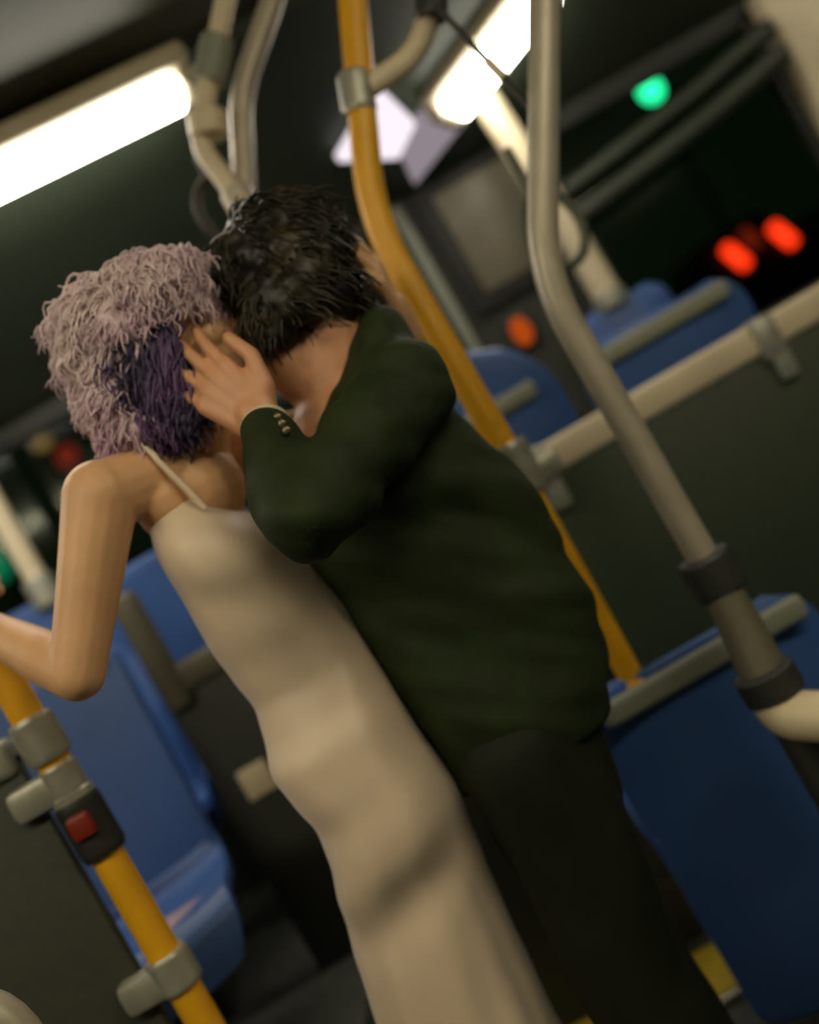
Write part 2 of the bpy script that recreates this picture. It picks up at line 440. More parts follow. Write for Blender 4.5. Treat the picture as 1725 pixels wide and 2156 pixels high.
partition('dark green partition with pale top rail behind the right blue seat', 0.26, 1.75, PY, 1.232, M_trim, M_panel, rail_h=0.076, clamps=(0.315, 0.925))
pb = partition('dark partition with olive rail behind the pale dress', -0.72, -0.02, PY, 1.215, M_railo, M_wall, post=(-0.685, 1.42), rail_h=0.07)
MB().box(L(-560, -328, PY - 0.02), (0.075, 0.012, 0.075), 0.004).build('label_plate', M_trim, pb)
partition('dark panel with grey top rail left of the yellow pole', -1.9, lx - 0.05, LP + 0.01, 1.262, M_clamp, mat('left_panel', (0.036, 0.040, 0.026), 0.6, var=0.1, scale=60, bump=0.05, bscale=300), rail_h=0.06)
hr = thing('grab_handle', 'rounded pale grab handle at the lower left corner', 'handle', Vector((L(-1262, 0, 1.2).x, 1.2, 0)))
gx = L(-1262, 0, 1.2).x; gz = CZ - 352 * 1.2 / F
MB().tube(round_path([(gx, 1.2, 0.0), (gx, 1.2, gz - 0.04), (gx - 0.30, 1.16, gz - 0.02), (gx - 0.30, 1.16, 0.0)], 0.09), 0.028, seg=18).build('tube', M_grey, hr)
MB().tube([(gx, 1.2, 0), (gx, 1.2, 0.02)], 0.055, seg=18).build('foot_flange', M_clamp, hr)

# ------------------------------------------------------------------ seats
def grid_mesh(P, nu, nv):
    v = [P(i / (nu - 1), j / (nv - 1)) for j in range(nv) for i in range(nu)]
    f = [(j * nu + i, j * nu + i + 1, (j + 1) * nu + i + 1, (j + 1) * nu + i) for j in range(nv - 1) for i in range(nu - 1)]
    return v, f

def seat(label, loc, yaw, w=0.46, H=0.93, pan=0.43, low=0.36, lean=0.07, corner=0.07, strip=None, strip_w=None, depth=0.44, crown=0.0, strip_z=None):
    """plastic shell seat; its own front is -Y before the turn by yaw"""
    t = thing('bus_seat', label, 'seat', (0, 0, 0), 'blue bus seats')
    R = Matrix.Rotation(yaw, 3, 'Z')
    def hw(z):
        a = w / 2 * (0.95 + 0.05 * (z - low) / (H - low))
        if z > H - corner:
            q = (z - (H - corner)) / corner
            a = a - corner + corner * math.sqrt(max(0.0, 1 - q * q * 0.98))
        if z < low + corner * 0.5:
            q = ((low + corner * 0.5) - z) / (corner * 0.5)
            a -= corner * 0.3 * q * q
        return a
    def PB(u, v):
        z = low + (H - low) * v
        q = (z - pan) / (H - pan)
        s = u * 2 - 1
        # edge curl and lumbar bulge
        y = lean * max(q, 0) ** 1.3 - 0.030 * abs(s) ** 3 + 0.018 * math.sin(max(0, q) * math.pi) * (1 - s * s) * 0.6
        if q < 0: y += 0.05 * q
        return Vector((s * hw(z), y, z + crown * (1 - s * s) * max(0, q) ** 3))
    v, f = grid_mesh(PB, 19, 30)
    mb = MB().add([R @ p for p in v], f)
    b = mb.build('backrest', M_blue, t, angle=60)
    so = b.modifiers.new('solid', 'SOLIDIFY'); so.thickness = 0.028; so.offset = 0
    be = b.modifiers.new('bev', 'BEVEL'); be.width = 0.009; be.segments = 3; be.limit_method = 'ANGLE'; be.angle_limit = math.radians(50)
    prof = [(-0.018, pan + 0.045), (-0.032, pan + 0.012), (-0.07, pan - 0.005), (-0.18, pan - 0.008), (-0.32, pan + 0.008), (-depth + 0.03, pan + 0.016), (-depth, pan - 0.006), (-depth - 0.012, pan - 0.05), (-depth - 0.006, pan - 0.095)]
    def PP(u, v):
        k = v * (len(prof) - 1); i = min(int(k), len(prof) - 2); fr = k - i
        y = prof[i][0] * (1 - fr) + prof[i + 1][0] * fr; z = prof[i][1] * (1 - fr) + prof[i + 1][1] * fr
        s = u * 2 - 1
        ww = w / 2 * 0.97
        if v > 0.72: ww -= 0.035 * ((v - 0.72) / 0.28) ** 2
        return Vector((s * ww, y, z + 0.022 * abs(s) ** 3))
    v, f = grid_mesh(PP, 17, 33)
    c = MB().add([R @ p for p in v], f).build('seat_pan', M_blue, t, angle=60)
    so = c.modifiers.new('solid', 'SOLIDIFY'); so.thickness = 0.026; so.offset = 0
    be = c.modifiers.new('bev', 'BEVEL'); be.width = 0.008; be.segments = 2; be.limit_method = 'ANGLE'; be.angle_limit = math.radians(50)
    MB().box(R @ Vector((0, -0.2, (pan - 0.03) / 2)), (0.12, 0.22, pan - 0.03), 0.02, R).build('pedestal', M_ped, t)
    MB().box(R @ Vector((0, -0.2, pan - 0.035)), (w * 0.8, 0.30, 0.035), 0.01, R).build('seat_frame', M_ped, t)
    if strip:
        sw = strip_w or w * 0.86
        for side in ((1,) if strip == 'back' else (-1,)):
            y = lean * 0.95 + 0.026 * side
            MB().box(R @ Vector((0, y - (0.0 if strip_z is None else 0.012), strip_z or (H - 0.035))), (sw, 0.026, 0.046), 0.011, R, 3).build('grab_bar', M_strip, t)
    t.location = loc
    for ch in t.children: ch.matrix_parent_inverse = Matrix.Identity(4)
    return t

PI = math.pi
# large seat at lower right, its back towards us
fx = (L(100, 0, 1.85).x + L(640, 0, 1.85).x) / 2
seat('large blue seat at lower right with its back towards us', (fx, 1.86, 0.0), PI, w=0.485, H=0.785, pan=0.42, low=0.03, lean=0.03, strip='back', strip_w=0.42, corner=0.10)
seat('blue seat beside the large one, behind elbow of pale rail', (fx + 0.50, 1.80, 0.0), PI, w=0.46, H=0.74, pan=0.42, low=0.03, lean=0.05, strip=None, corner=0.07)
# seats beyond the partition
seat('blue seat with grey strip just beyond the pale rail', (L(640, 0, 2.56).x, 2.56, 0.42), PI, w=0.47, H=0.955, strip='back', strip_w=0.36, corner=0.09)
seat('blue seat under the pale vertical pole, behind the striped seat', (L(605, 0, 3.07).x, 3.05, 0.42), PI, w=0.30, H=1.075, corner=0.06, depth=0.20, lean=-0.02)
seat('blue seat with curved edge right of the yellow pole', (L(255, 0, 2.62).x - 0.02, 2.60, 0.42), PI, w=0.40, H=1.10, corner=0.20, strip='back', strip_z=0.945, strip_w=0.27)
# left seats
s1 = seat('long blue seat facing us beside the left yellow pole', (-0.955, 2.20, 0.42), math.radians(14), w=0.46, H=0.92, pan=0.36, depth=0.46)
st = MB().box((0.11, -0.37, 0.3885), (0.11, 0.10, 0.003)).build('sticker', mat('faded_sticker', (0.42, 0.30, 0.34), 0.5), None)
st.parent = s1; st.rotation_euler.z = math.radians(14)
seat('darker blue seat half hidden behind the long left seat', (-1.055, 2.66, 0.42), math.radians(8), w=0.46, H=0.92, depth=0.36)
seat('blue seat behind the olive rail beside the dress', (-0.60, 2.72, 0.42), PI, w=0.46, H=1.08, corner=0.05)
seat('blue seat at left edge below the pale pole', (-1.13, 3.06, 0.42), 0.0, w=0.46, H=1.17, corner=0.08, depth=0.32, lean=0.02)

# ------------------------------------------------------------------ people
def frame(x, z):
    x = Vector(x).normalized(); z = Vector(z); z = (z - x * z.dot(x)).normalized(); y = z.cross(x)
    return Matrix((x, y, z)).transposed()

def head_parts(mb, c, R, k=1.0, jaw=1.0):
    def P(x, y, z): return Vector(c) + R @ Vector((x * k, y * k, z * k))
    def E(x, y, z, a, b, d): mb.ell(P(x, y, z), (a * k, b * k, d * k), R, 24, 16)
    E(-0.012, 0, 0.034, 0.094, 0.074, 0.082)
    E(0.028, 0, -0.036, 0.062, 0.057 * jaw, 0.076)
    E(0.05, 0, -0.075, 0.038, 0.040 * jaw, 0.035)
    E(0.066, 0, -0.098, 0.020, 0.022, 0.017)
    E(0.070, 0, 0.035, 0.020, 0.045, 0.03)
    for s in (-1, 1):
        E(0.076, s * 0.030, 0.020, 0.014, 0.024, 0.009)
        E(0.054, s * 0.040, -0.026, 0.026, 0.022, 0.022)
        E(0.071, s * 0.031, 0.002, 0.013, 0.015, 0.009)
        E(-0.012, s * 0.075, -0.012, 0.018, 0.008, 0.030)
        E(-0.020, s * 0.079, 0.0, 0.016, 0.007, 0.020)
    mb.cap_chain([P(0.084, 0, 0.014), P(0.098, 0, -0.012), P(0.104, 0, -0.028)], [0.008 * k, 0.010 * k, 0.012 * k])
    E(0.092, 0.010, -0.032, 0.010, 0.009, 0.008); E(0.092, -0.010, -0.032, 0.010, 0.009, 0.008)
    E(0.089, 0, -0.056, 0.011, 0.022, 0.006); E(0.087, 0, -0.068, 0.011, 0.019, 0.007)

def hand_parts(mb, wrist, R, side=1, k=1.0, curl=(20, 25, 15), spread=4, thumb=((0.030, 0.036, -0.008), (0.062, 0.058, -0.016), (0.092, 0.064, -0.020)), curls=None):
    """local x = towards the fingers, y = thumb side (mirrored by side), z = back of the hand"""
    def P(x, y, z): return Vector(wrist) + R @ Vector((x * k, y * k * side, z * k))
    ys = (0.031, 0.0105, -0.0105, -0.030)
    base = (0.090, 0.094, 0.090, 0.082)
    ln = ((0.042, 0.026, 0.021), (0.046, 0.030, 0.022), (0.042, 0.028, 0.021), (0.033, 0.020, 0.018))
    mb.cap_chain([P(-0.04, 0, 0), P(0.0, 0, 0), P(0.02, 0, 0)], [0.026 * k, 0.025 * k, 0.024 * k])
    for i in range(4):
        mb.cap_chain([P(0.01, ys[i] * 0.55, -0.002), P(base[i], ys[i], 0)], [0.0165 * k, 0.0125 * k])
        a = 0.0; p = Vector((base[i], ys[i], 0)); pts = [P(*p)]; sp = math.radians(spread * (1.5 - i))
        cu = curls[i] if curls else curl
        for j in range(3):
            a += math.radians(cu[j])
            d = Vector((math.cos(a) * math.cos(sp), math.cos(a) * math.sin(sp), -math.sin(a)))
            p = p + d * ln[i][j]; pts.append(P(*p))
        r = 0.0090 if i < 3 else 0.0078
        mb.cap_chain(pts, [r * 1.08 * k, r * k, r * 0.93 * k, r * 0.82 * k])
    mb.ell(P(0.04, 0, -0.006), (0.045 * k, 0.036 * k, 0.013 * k), R)
    mb.cap_chain([P(0.012, 0.014, -0.006)] + [P(*q) for q in thumb], [0.017 * k, 0.0145 * k, 0.0115 * k, 0.0095 * k])

def ellipse_ring(x0, x1, yc, ry, z, n=72, wob=None, yaw=0.0, p=2.3):
    xc, rx = (x0 + x1) / 2, (x1 - x0) / 2; out = []
    for j in range(n):
        a = 2 * PI * j / n
        ca, sa = math.cos(a), math.sin(a)
        e = 2.0 / p
        x = math.copysign(abs(ca) ** e, ca) * rx; y = math.copysign(abs(sa) ** e, sa) * ry
        k = 1 + (wob(a, z) if wob else 0)
        out.append(Vector((xc + x * k + y * math.tan(yaw), yc + y * k, z)))
    return out

def interp(rows, V):
    rows = sorted(rows, reverse=True)
    if V >= rows[0][0]: return rows[0][1:]
    for a, b in zip(rows, rows[1:]):
        if a[0] >= V >= b[0]:
            t = (a[0] - V) / (a[0] - b[0]); t = t * t * (3 - 2 * t) * 0.5 + t * 0.5
            return tuple(p * (1 - t) + q * t for p, q in zip(a[1:], b[1:]))
    return rows[-1][1:]

def skin_mat(name, col, var=0.08):
    return mat(name, col, 0.48, var=var, scale=10, sss=0.12, bump=0.03, bscale=400)
M_skin_w = skin_mat('skin_light_warm', (0.64, 0.37, 0.185))
M_skin_m = skin_mat('skin_warm', (0.56, 0.28, 0.145))

# ---- woman in the pale dress
YW = 1.48
woman = thing('person', 'person in a long pale slip dress with lavender curly hair', 'person', (-0.27, YW, 0))
# rows: V, left U, right U, depth radius
DR = [(328, -446, -338, 0.085), (262, -470, -340, 0.098), (225, -482, -325, 0.11), (173, -496, -292, 0.135), (69, -500, -250, 0.145), (-42, -505, -225, 0.130), (-120, -494, -210, 0.120), (-187, -482, -204, 0.120),
      (-250, -496, -203, 0.140), (-325, -520, -204, 0.165), (-400, -508, -206, 0.17), (-465, -492, -200, 0.165), (-540, -500, -197, 0.160), (-641, -532, -218, 0.155), (-760, -562, -238, 0.15),
      (-903, -593, -253, 0.155), (-1088, -622, -268, 0.165), (-1640, -690, -270, 0.21)]
def dress_wob(a, z):
    dn = max(0, min(1, (1.05 - z) / 0.9))
    w = 0.045 * dn * math.sin(7 * a + 3 * z) + 0.03 * dn * math.sin(11 * a - 5 * z + 1)
    p = Vector((math.cos(a) * 1.2, math.sin(a) * 1.2, z * 2.2))
    w += 0.050 * (noise.noise(p * 1.5) ) * (0.5 + dn)
    nr = max(0, -math.sin(a))
    w += nr * (0.085 * math.exp(-((z - 0.875 - 0.03 * math.cos(a)) / 0.06) ** 2) - 0.095 * math.exp(-((z - 0.785 - 0.03 * math.cos(a)) / 0.045) ** 2))
    w += nr * (0.070 * math.exp(-((z - 1.345) / 0.045) ** 2) - 0.075 * math.exp(-((z - 1.265 + 0.05 * math.cos(a)) / 0.035) ** 2))
    # soft oblique creases at the waist and behind the knee
    w += 0.018 * math.sin(26 * (z + 0.10 * math.cos(a))) * math.exp(-((z - 1.20) / 0.10) ** 2)
    w += 0.02 * math.sin(28 * (z - 0.07 * math.sin(a + 0.6))) * math.exp(-((z - 0.80) / 0.08) ** 2) * max(0, -math.sin(a))
    return w
rings = []; body_rings = []
N = 96
for i in range(N):
    V = 328 - (328 + 1640) * i / (N - 1)
    l, r, ry = interp(DR, V)
    z = CZ + V * YW / F
    tilt = max(0, (V - 140) / 188)
    ring_ = ellipse_ring(l * YW / F, r * YW / F, YW + 0.005, ry, z, 84, dress_wob, yaw=0.0)
    if tilt > 0:      # neckline: lower at the front, higher at the back
        for p in ring_:
            q = (p.x - l * YW / F) / ((r - l) * YW / F)
            p.z += tilt * (0.030 - 0.060 * q)
    rings.append(ring_)
dmesh = MB().loft(rings, close=False)
M_dress = mat('satin_slip_dress', (0.66, 0.53, 0.385), 0.42, var=0.05, scale=6, sheen=0.25, spec=0.35)
dress = dmesh.build('dress', M_dress, woman, angle=80)
so = dress.modifiers.new('solid', 'SOLIDIFY'); so.thickness = 0.004; so.offset = -1
su = dress.modifiers.new('sub', 'SUBSURF'); su.levels = 1; su.render_levels = 1

wb_ = MB()
HW = L(-262, 545, 1.47)
RW = frame(Vector((0.97, 0.12, 0.22)), (-0.22, -0.10, 1))
head_parts(wb_, HW, RW, 0.97, 0.93)
nb = L(-345, 330, 1.475)
wb_.cap_chain([HW + RW @ Vector((-0.028, 0, -0.04)), HW + RW @ Vector((-0.035, 0, -0.09)), nb], [0.056, 0.053, 0.060])
shn = W(212, 1046, 1.365); shf = L(-335, 305, 1.62)
mid = (shn + shf) / 2
wb_.cap_chain([shn, shn * 0.5 + nb * 0.5 + Vector((0, 0, -0.005)), nb + Vector((0, 0, -0.03)), shf * 0.55 + nb * 0.45, shf], [0.050, 0.050, 0.058, 0.048, 0.046])
wb_.cap_chain([nb + Vector((-0.01, -0.01, -0.05)), L(-400, 190, YW), L(-370, 60, YW), L(-352, -120, YW), L(-350, -190, YW), L(-360, -330, YW)], [0.070, 0.062, 0.075, 0.072, 0.072, 0.080])
wb_.ell(L(-420, 270, 1.465), (0.055, 0.095, 0.075))
wb_.ell(L(-395, 130, YW), (0.055, 0.105, 0.11))
wb_.ell(L(-360, -340, YW), (0.080, 0.125, 0.09))
for y, dx in ((1.425, -0.02), (1.53, 0.02)):
    wb_.cap_chain([Vector((-0.25 + dx, y, 0.95)), Vector((-0.27 + dx * 1.5, y, 0.52)), Vector((-0.31 + dx * 1.5, y, 0.30)), Vector((-0.335 + dx, y, 0.11))], [0.064, 0.047, 0.045, 0.032])
    wb_.cap_chain([Vector((-0.335 + dx, y, 0.10)), Vector((-0.33 + dx, y, 0.075)), Vector((-0.22 + dx, y, 0.042)), Vector((-0.165 + dx, y, 0.03))], [0.034, 0.032, 0.030, 0.018])
# near arm to the left pole
el = W(163, 1418, 1.335); wr = W(-62, 1306, 1.475)
wb_.cap_chain([shn, shn * 0.62 + el * 0.38, shn * 0.3 + el * 0.7, el], [0.052, 0.0455, 0.041, 0.0375])
wb_.cap_chain([el, el * 0.72 + wr * 0.28, el * 0.3 + wr * 0.7, wr], [0.0375, 0.0385, 0.030, 0.0245])
px = Vector((lx, LP, 1.50))
hx = Vector((0.20, 0.97, 0.10)).normalized()
wr2 = Vector((lx + 0.046, LP - 0.085, 1.485))
wb_.cap_chain([wr, wr2], [0.0245, 0.024])
hand_parts(wb_, wr2, frame(hx, (1, -0.2, 0.0)), 1, 0.92, (55, 80, 55), 2, thumb=((0.040, 0.034, -0.018), (0.070, 0.040, -0.040), (0.075, 0.030, -0.066)))
# far arm round the neck of the man, hand at the back of his head
ef = Vector((-0.02, 1.77, 1.455)); wf = Vector((0.140, 1.585, 1.528))
wb_.cap_chain([shf, shf * 0.5 + ef * 0.5, ef], [0.046, 0.042, 0.036])
wb_.cap_chain([ef, ef * 0.6 + wf * 0.4, wf], [0.036, 0.036, 0.025])
hand_parts(wb_, wf, frame((0.0, -0.52, 0.70), (1, -0.30, 0.0)), -1, 0.95, curls=((14, 16, 10), (16, 22, 14), (20, 26, 16), (26, 30, 20)), spread=5)
wmesh = remesh(wb_, 0.0034, 5)
link('body', wmesh, M_skin_w, woman, angle=180)
# shoulder strap and shoes
ra = rings[0]
sm_ = shn * 0.55 + nb * 0.45; ax = (nb - shn).normalized(); uu = (Vector((0, 0, 1)) - ax * ax.z).normalized(); ww = ax.cross(uu)
arc = [sm_ + (uu * math.cos(t) + ww * math.sin(t)) * 0.0575 for t in [math.radians(a) for a in range(-85, 86, 10)]]
if arc[0].x > arc[-1].x: arc.reverse()
arc = [L(-462, 285, 1.395)] + arc + [L(-368, 222, 1.382)]
MB().tube(arc, 0.0045, seg=8).build('strap', M_dress, woman)
for dx, y in ((-0.02, 1.425), (0.02, 1.53)):
    sh = MB()
    sh.cap_chain([Vector((-0.35 + dx, y, 0.075)), Vector((-0.28 + dx, y, 0.05)), Vector((-0.20 + dx, y, 0.025)), Vector((-0.15 + dx, y, 0.02))], [0.036, 0.034, 0.034, 0.020])
    sh.tube([Vector((-0.355 + dx, y, 0.0)), Vector((-0.35 + dx, y, 0.06))], [0.010, 0.022], seg=12)
    link('shoe', remesh(sh, 0.006, 4), mat('shoe_beige', (0.35, 0.27, 0.18), 0.4), woman, angle=180)

# curly hair
def hair_mat(name, c1, c2, c3, scale):
    m = bpy.data.materials.new(name); m.use_nodes = True
    nt = m.node_tree; b = nt.nodes['Principled BSDF']
    tc = nt.nodes.new('ShaderNodeTexCoord')
    n = nt.nodes.new('ShaderNodeTexNoise'); n.inputs['Scale'].default_value = scale; n.inputs['Detail'].default_value = 3
    nt.links.new(tc.outputs['Object'], n.inputs['Vector'])
    r = nt.nodes.new('ShaderNodeValToRGB'); cr = r.color_ramp
    cr.elements[0].color = (*c1, 1); cr.elements[0].position = 0.30
    cr.elements[1].color = (*c3, 1); cr.elements[1].position = 0.68
    e = cr.elements.new(0.47); e.color = (*c2, 1)
    nt.links.new(n.outputs['Fac'], r.inputs['Fac']); nt.links.new(r.outputs['Color'], b.inputs['Base Color'])
    b.inputs['Roughness'].default_value = 0.45
    b.inputs['Specular IOR Level'].default_value = 0.35
    return m
M_lav = hair_mat('lavender_hair', (0.36, 0.20, 0.37), (0.62, 0.45, 0.52), (0.70, 0.57, 0.57), 6)
M_hair_shade = hair_mat('shaded_purple_hair', (0.015, 0.014, 0.03), (0.05, 0.04, 0.09), (0.16, 0.08, 0.20), 12)  # shade beside the face, painted as a darkened hair colour
M_black = hair_mat('near_black_hair', (0.006, 0.005, 0.003), (0.015, 0.012, 0.006), (0.045, 0.033, 0.014), 18)

def lock(mb, p, d, length, r0, curl_r, turns, grav=0.5, seg=5, n=14):
    d = Vector(d).normalized(); p = Vector(p); pts = []; rs = []
    ph = random.uniform(0, 2 * PI); pos = p.copy()
    for i in range(n):
        t = i / (n - 1)
        d = (d + Vector((0, 0, -grav / n * 2))).normalized()
        a = d.cross(Vector((0.3, 0.9, 0.2))).normalized(); b = d.cross(a)
        an = ph + turns * 2 * PI * t
        pts.append(pos + (a * math.cos(an) + b * math.sin(an)) * curl_r * min(1, t * 3))
        rs.append(r0 * (1 - 0.65 * t)); pos = pos + d * length / n
    mb.tube(pts, rs, seg=seg)

hc = L(-300, 585, 1.47)
hb = MB()
def HP(U, V, Y=1.47): return L(U, V, Y)
for (U, V, Y, r) in ((-265, 640, 1.47, (0.100, 0.100, 0.078)), (-340, 620, 1.47, (0.095, 0.105, 0.095)), (-385, 520, 1.47, (0.070, 0.100, 0.085)),
                     (-395, 435, 1.46, (0.058, 0.090, 0.055)), (-190, 655, 1.47, (0.055, 0.080, 0.050)), (-350, 470, 1.42, (0.050, 0.034, 0.070))):
    hb.ell(L(U, V, Y), r)
hmesh = remesh(hb, 0.006, 8)
displace(hmesh, lambda p: noise.noise(p * 26) * 0.012 + noise.noise(p * 60) * 0.004)
hair = link('hair', hmesh, M_lav, woman, angle=180)
lm = MB(); lm2 = MB()
hm = [(v.co.copy(), v.normal.copy()) for v in hmesh.vertices]
cl_c = [random.choice(hm)[0] for _ in range(90)]           # centres of the curl clumps
cl_d = [Vector((random.uniform(-.5, .5), random.uniform(-.5, .5), random.uniform(-.3, .2))) for _ in cl_c]
for cnt in range(4200):
    co, no = random.choice(hm)
    rel = co - HW
    if rel.x > 0.045 and rel.z < 0.03: continue            # leave the face free
    if no.z < -0.6: continue
    k = min(range(len(cl_c)), key=lambda i: (cl_c[i] - co).length_squared)
    g = Vector((-0.25, 0, -1)) + cl_d[k]
    d = (g - no * g.dot(no)).normalized() + no * 0.25 + Vector((random.uniform(-.2, .2), random.uniform(-.2, .2), random.uniform(-.1, .1)))
    dark = -0.085 < rel.x and rel.z < 0.03 and co.y < 1.45  # strands near the face get the colour with painted shade
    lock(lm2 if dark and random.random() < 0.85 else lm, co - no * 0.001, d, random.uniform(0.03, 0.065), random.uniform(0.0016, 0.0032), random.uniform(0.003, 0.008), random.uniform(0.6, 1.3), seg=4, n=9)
lm.build('curls', M_lav, woman, angle=180)
for k in range(750):      # purple strands before the ear, darkened to paint in the shade by the face
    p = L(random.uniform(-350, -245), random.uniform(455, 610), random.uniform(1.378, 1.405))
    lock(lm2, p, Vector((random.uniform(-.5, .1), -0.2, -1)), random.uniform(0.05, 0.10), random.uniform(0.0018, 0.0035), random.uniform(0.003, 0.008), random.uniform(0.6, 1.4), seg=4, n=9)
lm2.build('shaded_curls', M_hair_shade, woman, angle=180)

# ---- man in the dark green jacket
YM = 1.52
man = thing('person', 'person in dark green jacket and trousers with black hair', 'person', (0.0, YM, 0))
HM = L(40, 562, 1.505)
RM = frame(Vector((-0.96, -0.16, -0.16)), (-0.16, 0.05, 1))
mb_ = MB()
head_parts(mb_, HM, RM, 1.0, 1.05)
nbm = L(-8, 285, 1.495)
mb_.cap_chain([HM + RM @ Vector((-0.005, 0, -0.03)), HM + RM @ Vector((0.0, 0, -0.085)), nbm + Vector((0, 0, 0.02)), nbm - Vector((0, 0, 0.05))], [0.063, 0.062, 0.066, 0.075])
mb_.ell(L(-48, 385, 1.488), (0.050, 0.050, 0.070))
mb_.ell(HM + RM @ Vector((-0.004, 0.079, -0.028)), (0.022, 0.011, 0.034), RM)
mb_.cap_chain([nbm - Vector((0, 0, 0.06)), L(20, 120, YM), L(20, -100, YM), L(15, -330, YM)], [0.10, 0.115, 0.11, 0.11])
sl = L(128, 232, 1.375); ell_ = L(-200, 92, 1.185); wl = L(-172, 315, 1.345)
sr = L(60, 270, 1.70); er = Vector((0.0, 1.88, 1.19)); wrr = Vector((-0.17, 1.76, 1.14))
mb_.cap_chain([nbm - Vector((0, 0, 0.05)), sl, ell_, wl], [0.07, 0.05, 0.037, 0.026])
mb_.cap_chain([nbm - Vector((0, 0, 0.05)), sr, er, wrr], [0.07, 0.05, 0.037, 0.026])
hand_parts(mb_, wl, frame(Vector((-0.066, 0.030, 0.155)), (-0.25, -1, 0.25)), -1, 1.02, curls=((10, 22, 14), (8, 18, 12), (10, 18, 12), (14, 20, 14)), spread=5,
           thumb=((0.030, 0.040, -0.004), (0.070, 0.062, -0.006), (0.112, 0.062, -0.008)))
hand_parts(mb_, wrr, frame((-0.85, -0.45, -0.1), (-0.4, 0.9, 0)), 1, 1.0, (15, 20, 12))
for y, dx in ((1.445, -0.01), (1.60, 0.02)):
    mb_.cap_chain([L(0, -380, y + 0.01), Vector((-0.045 + dx, y, 0.5)), Vector((-0.03 + dx, y, 0.12))], [0.066, 0.052, 0.038])
    mb_.cap_chain([Vector((-0.01 + dx, y - 0.02, 0.06)), Vector((-0.17 + dx, y - 0.03, 0.04))], [0.034, 0.026])
link('body', remesh(mb_, 0.0036, 5), M_skin_m, man, angle=180)

# jacket
JR = [(404, 96, 172, 0.07), (380, 78, 188, 0.125), (345, 50, 192, 0.150), (300, 0, 192, 0.165), (240, -100, 192, 0.180), (120, -190, 200, 0.180), (0, -238, 232, 0.170), (-100, -232, 248, 0.165), (-200, -222, 256, 0.165),
      (-300, -216, 248, 0.170), (-435, -210, 218, 0.172), (-545, -200, 160, 0.165)]
jb = MB(); jr = []
for i in range(40):
    V = 404 - (404 + 545) * i / 39
    l, r, ry = interp(JR, V)
    jr.append(ellipse_ring(l * YM / F, r * YM / F, YM + 0.01, ry, CZ + V * YM / F, 48, p=2.4))
jb.loft(jr, close=True)
jb.cap_chain([L(90, 255, 1.47), sl, sl * 0.55 + ell_ * 0.45, ell_, ell_ * 0.45 + wl * 0.55, ell_ * 0.14 + wl * 0.86], [0.075, 0.074, 0.064, 0.056, 0.049, 0.041])
jb.cap_chain([L(70, 260, 1.58), sr, sr * 0.5 + er * 0.5, er, er * 0.4 + wrr * 0.6, er * 0.12 + wrr * 0.88], [0.075, 0.072, 0.062, 0.055, 0.047, 0.040])
# collar
jb.cap_chain([L(110, 390, 1.50), L(108, 360, 1.455), L(70, 300, 1.425), L(0, 245, 1.43)], [0.022, 0.024, 0.022, 0.016])
jb.cap_chain([L(110, 390, 1.50), L(108, 360, 1.56), L(70, 300, 1.59), L(0, 245, 1.58)], [0.022, 0.024, 0.022, 0.016])
jm = remesh(jb, 0.0062, 7)
def jfold(p):
    q = Vector((p.x * 3.0, p.y * 3.0, p.z * 7.0 + p.x * 5.0))
    d = 0.011 * noise.noise(q * 1.6) + 0.006 * noise.noise(q * 3.6 + Vector((4, 1, 2)))
    d += 0.005 * math.sin(55 * (p.z + 0.45 * p.x)) * math.exp(-((p.z - 1.22) / 0.09) ** 2)
    e = (p - ell_).length
    return d + 0.005 * math.sin(85 * e) * math.exp(-(e / 0.13) ** 2)
displace(jm, jfold)
M_jacket = mat('dark_green_wool', (0.014, 0.024, 0.005), 0.72, var=0.2, scale=14, bump=0.12, bscale=220, spec=0.25)
jacket = link('jacket', jm, M_jacket, man, angle=180)
# shirt cuff and sleeve buttons
cd = (wl - ell_).normalized()
MB().tube([ell_ * 0.20 + wl * 0.80, ell_ * 0.04 + wl * 0.96], [0.037, 0.035], seg=24).build('shirt_cuff', mat('shirt_white', (0.55, 0.52, 0.40), 0.6), man)
side = cd.cross(Vector((0, -1, 0))).normalized(); fro = side.cross(cd).normalized()
for k in range(3):
    p = ell_ * (0.26 + 0.10 * k) + wl * (0.74 - 0.10 * k) + (side * 0.55 + (-fro if fro.y > 0 else fro) * 0.83).normalized() * (0.045 + 0.004 * k)
    MB().ell(p, (0.006, 0.004, 0.006)).build('button', mat('dull_brass', (0.16, 0.14, 0.08), 0.4, metal=0.6), man)
# trousers
tr = MB()
trr = []
for i in range(12):
    V = -470 - i * 22
    trr.append(ellipse_ring(-188 * YM / F, (150 - i * 4.5) * YM / F, YM, 0.155, CZ + V * YM / F, 48, p=2.4))
tr.loft(trr, close=True)
for y, dx in ((1.435, -0.008), (1.605, 0.012)):
    tr.cap_chain([L(-45, -560, y), L(-50, -760, y), Vector((-0.052 + dx, y, 0.50)), Vector((-0.045 + dx, y - 0.005, 0.28)), Vector((-0.035 + dx, y - 0.01, 0.075))], [0.098, 0.094, 0.082, 0.074, 0.066])
tm = remesh(tr, 0.008, 8)
displace(tm, lambda p: 0.008 * noise.noise(Vector((p.x * 9, p.y * 9, p.z * 6))) + 0.004 * noise.noise(Vector((p.x * 22, p.y * 22, p.z * 9))))
link('trousers', tm, mat('dark_trousers', (0.008, 0.010, 0.004), 0.75, var=0.2, scale=14, spec=0.25), man, angle=180)
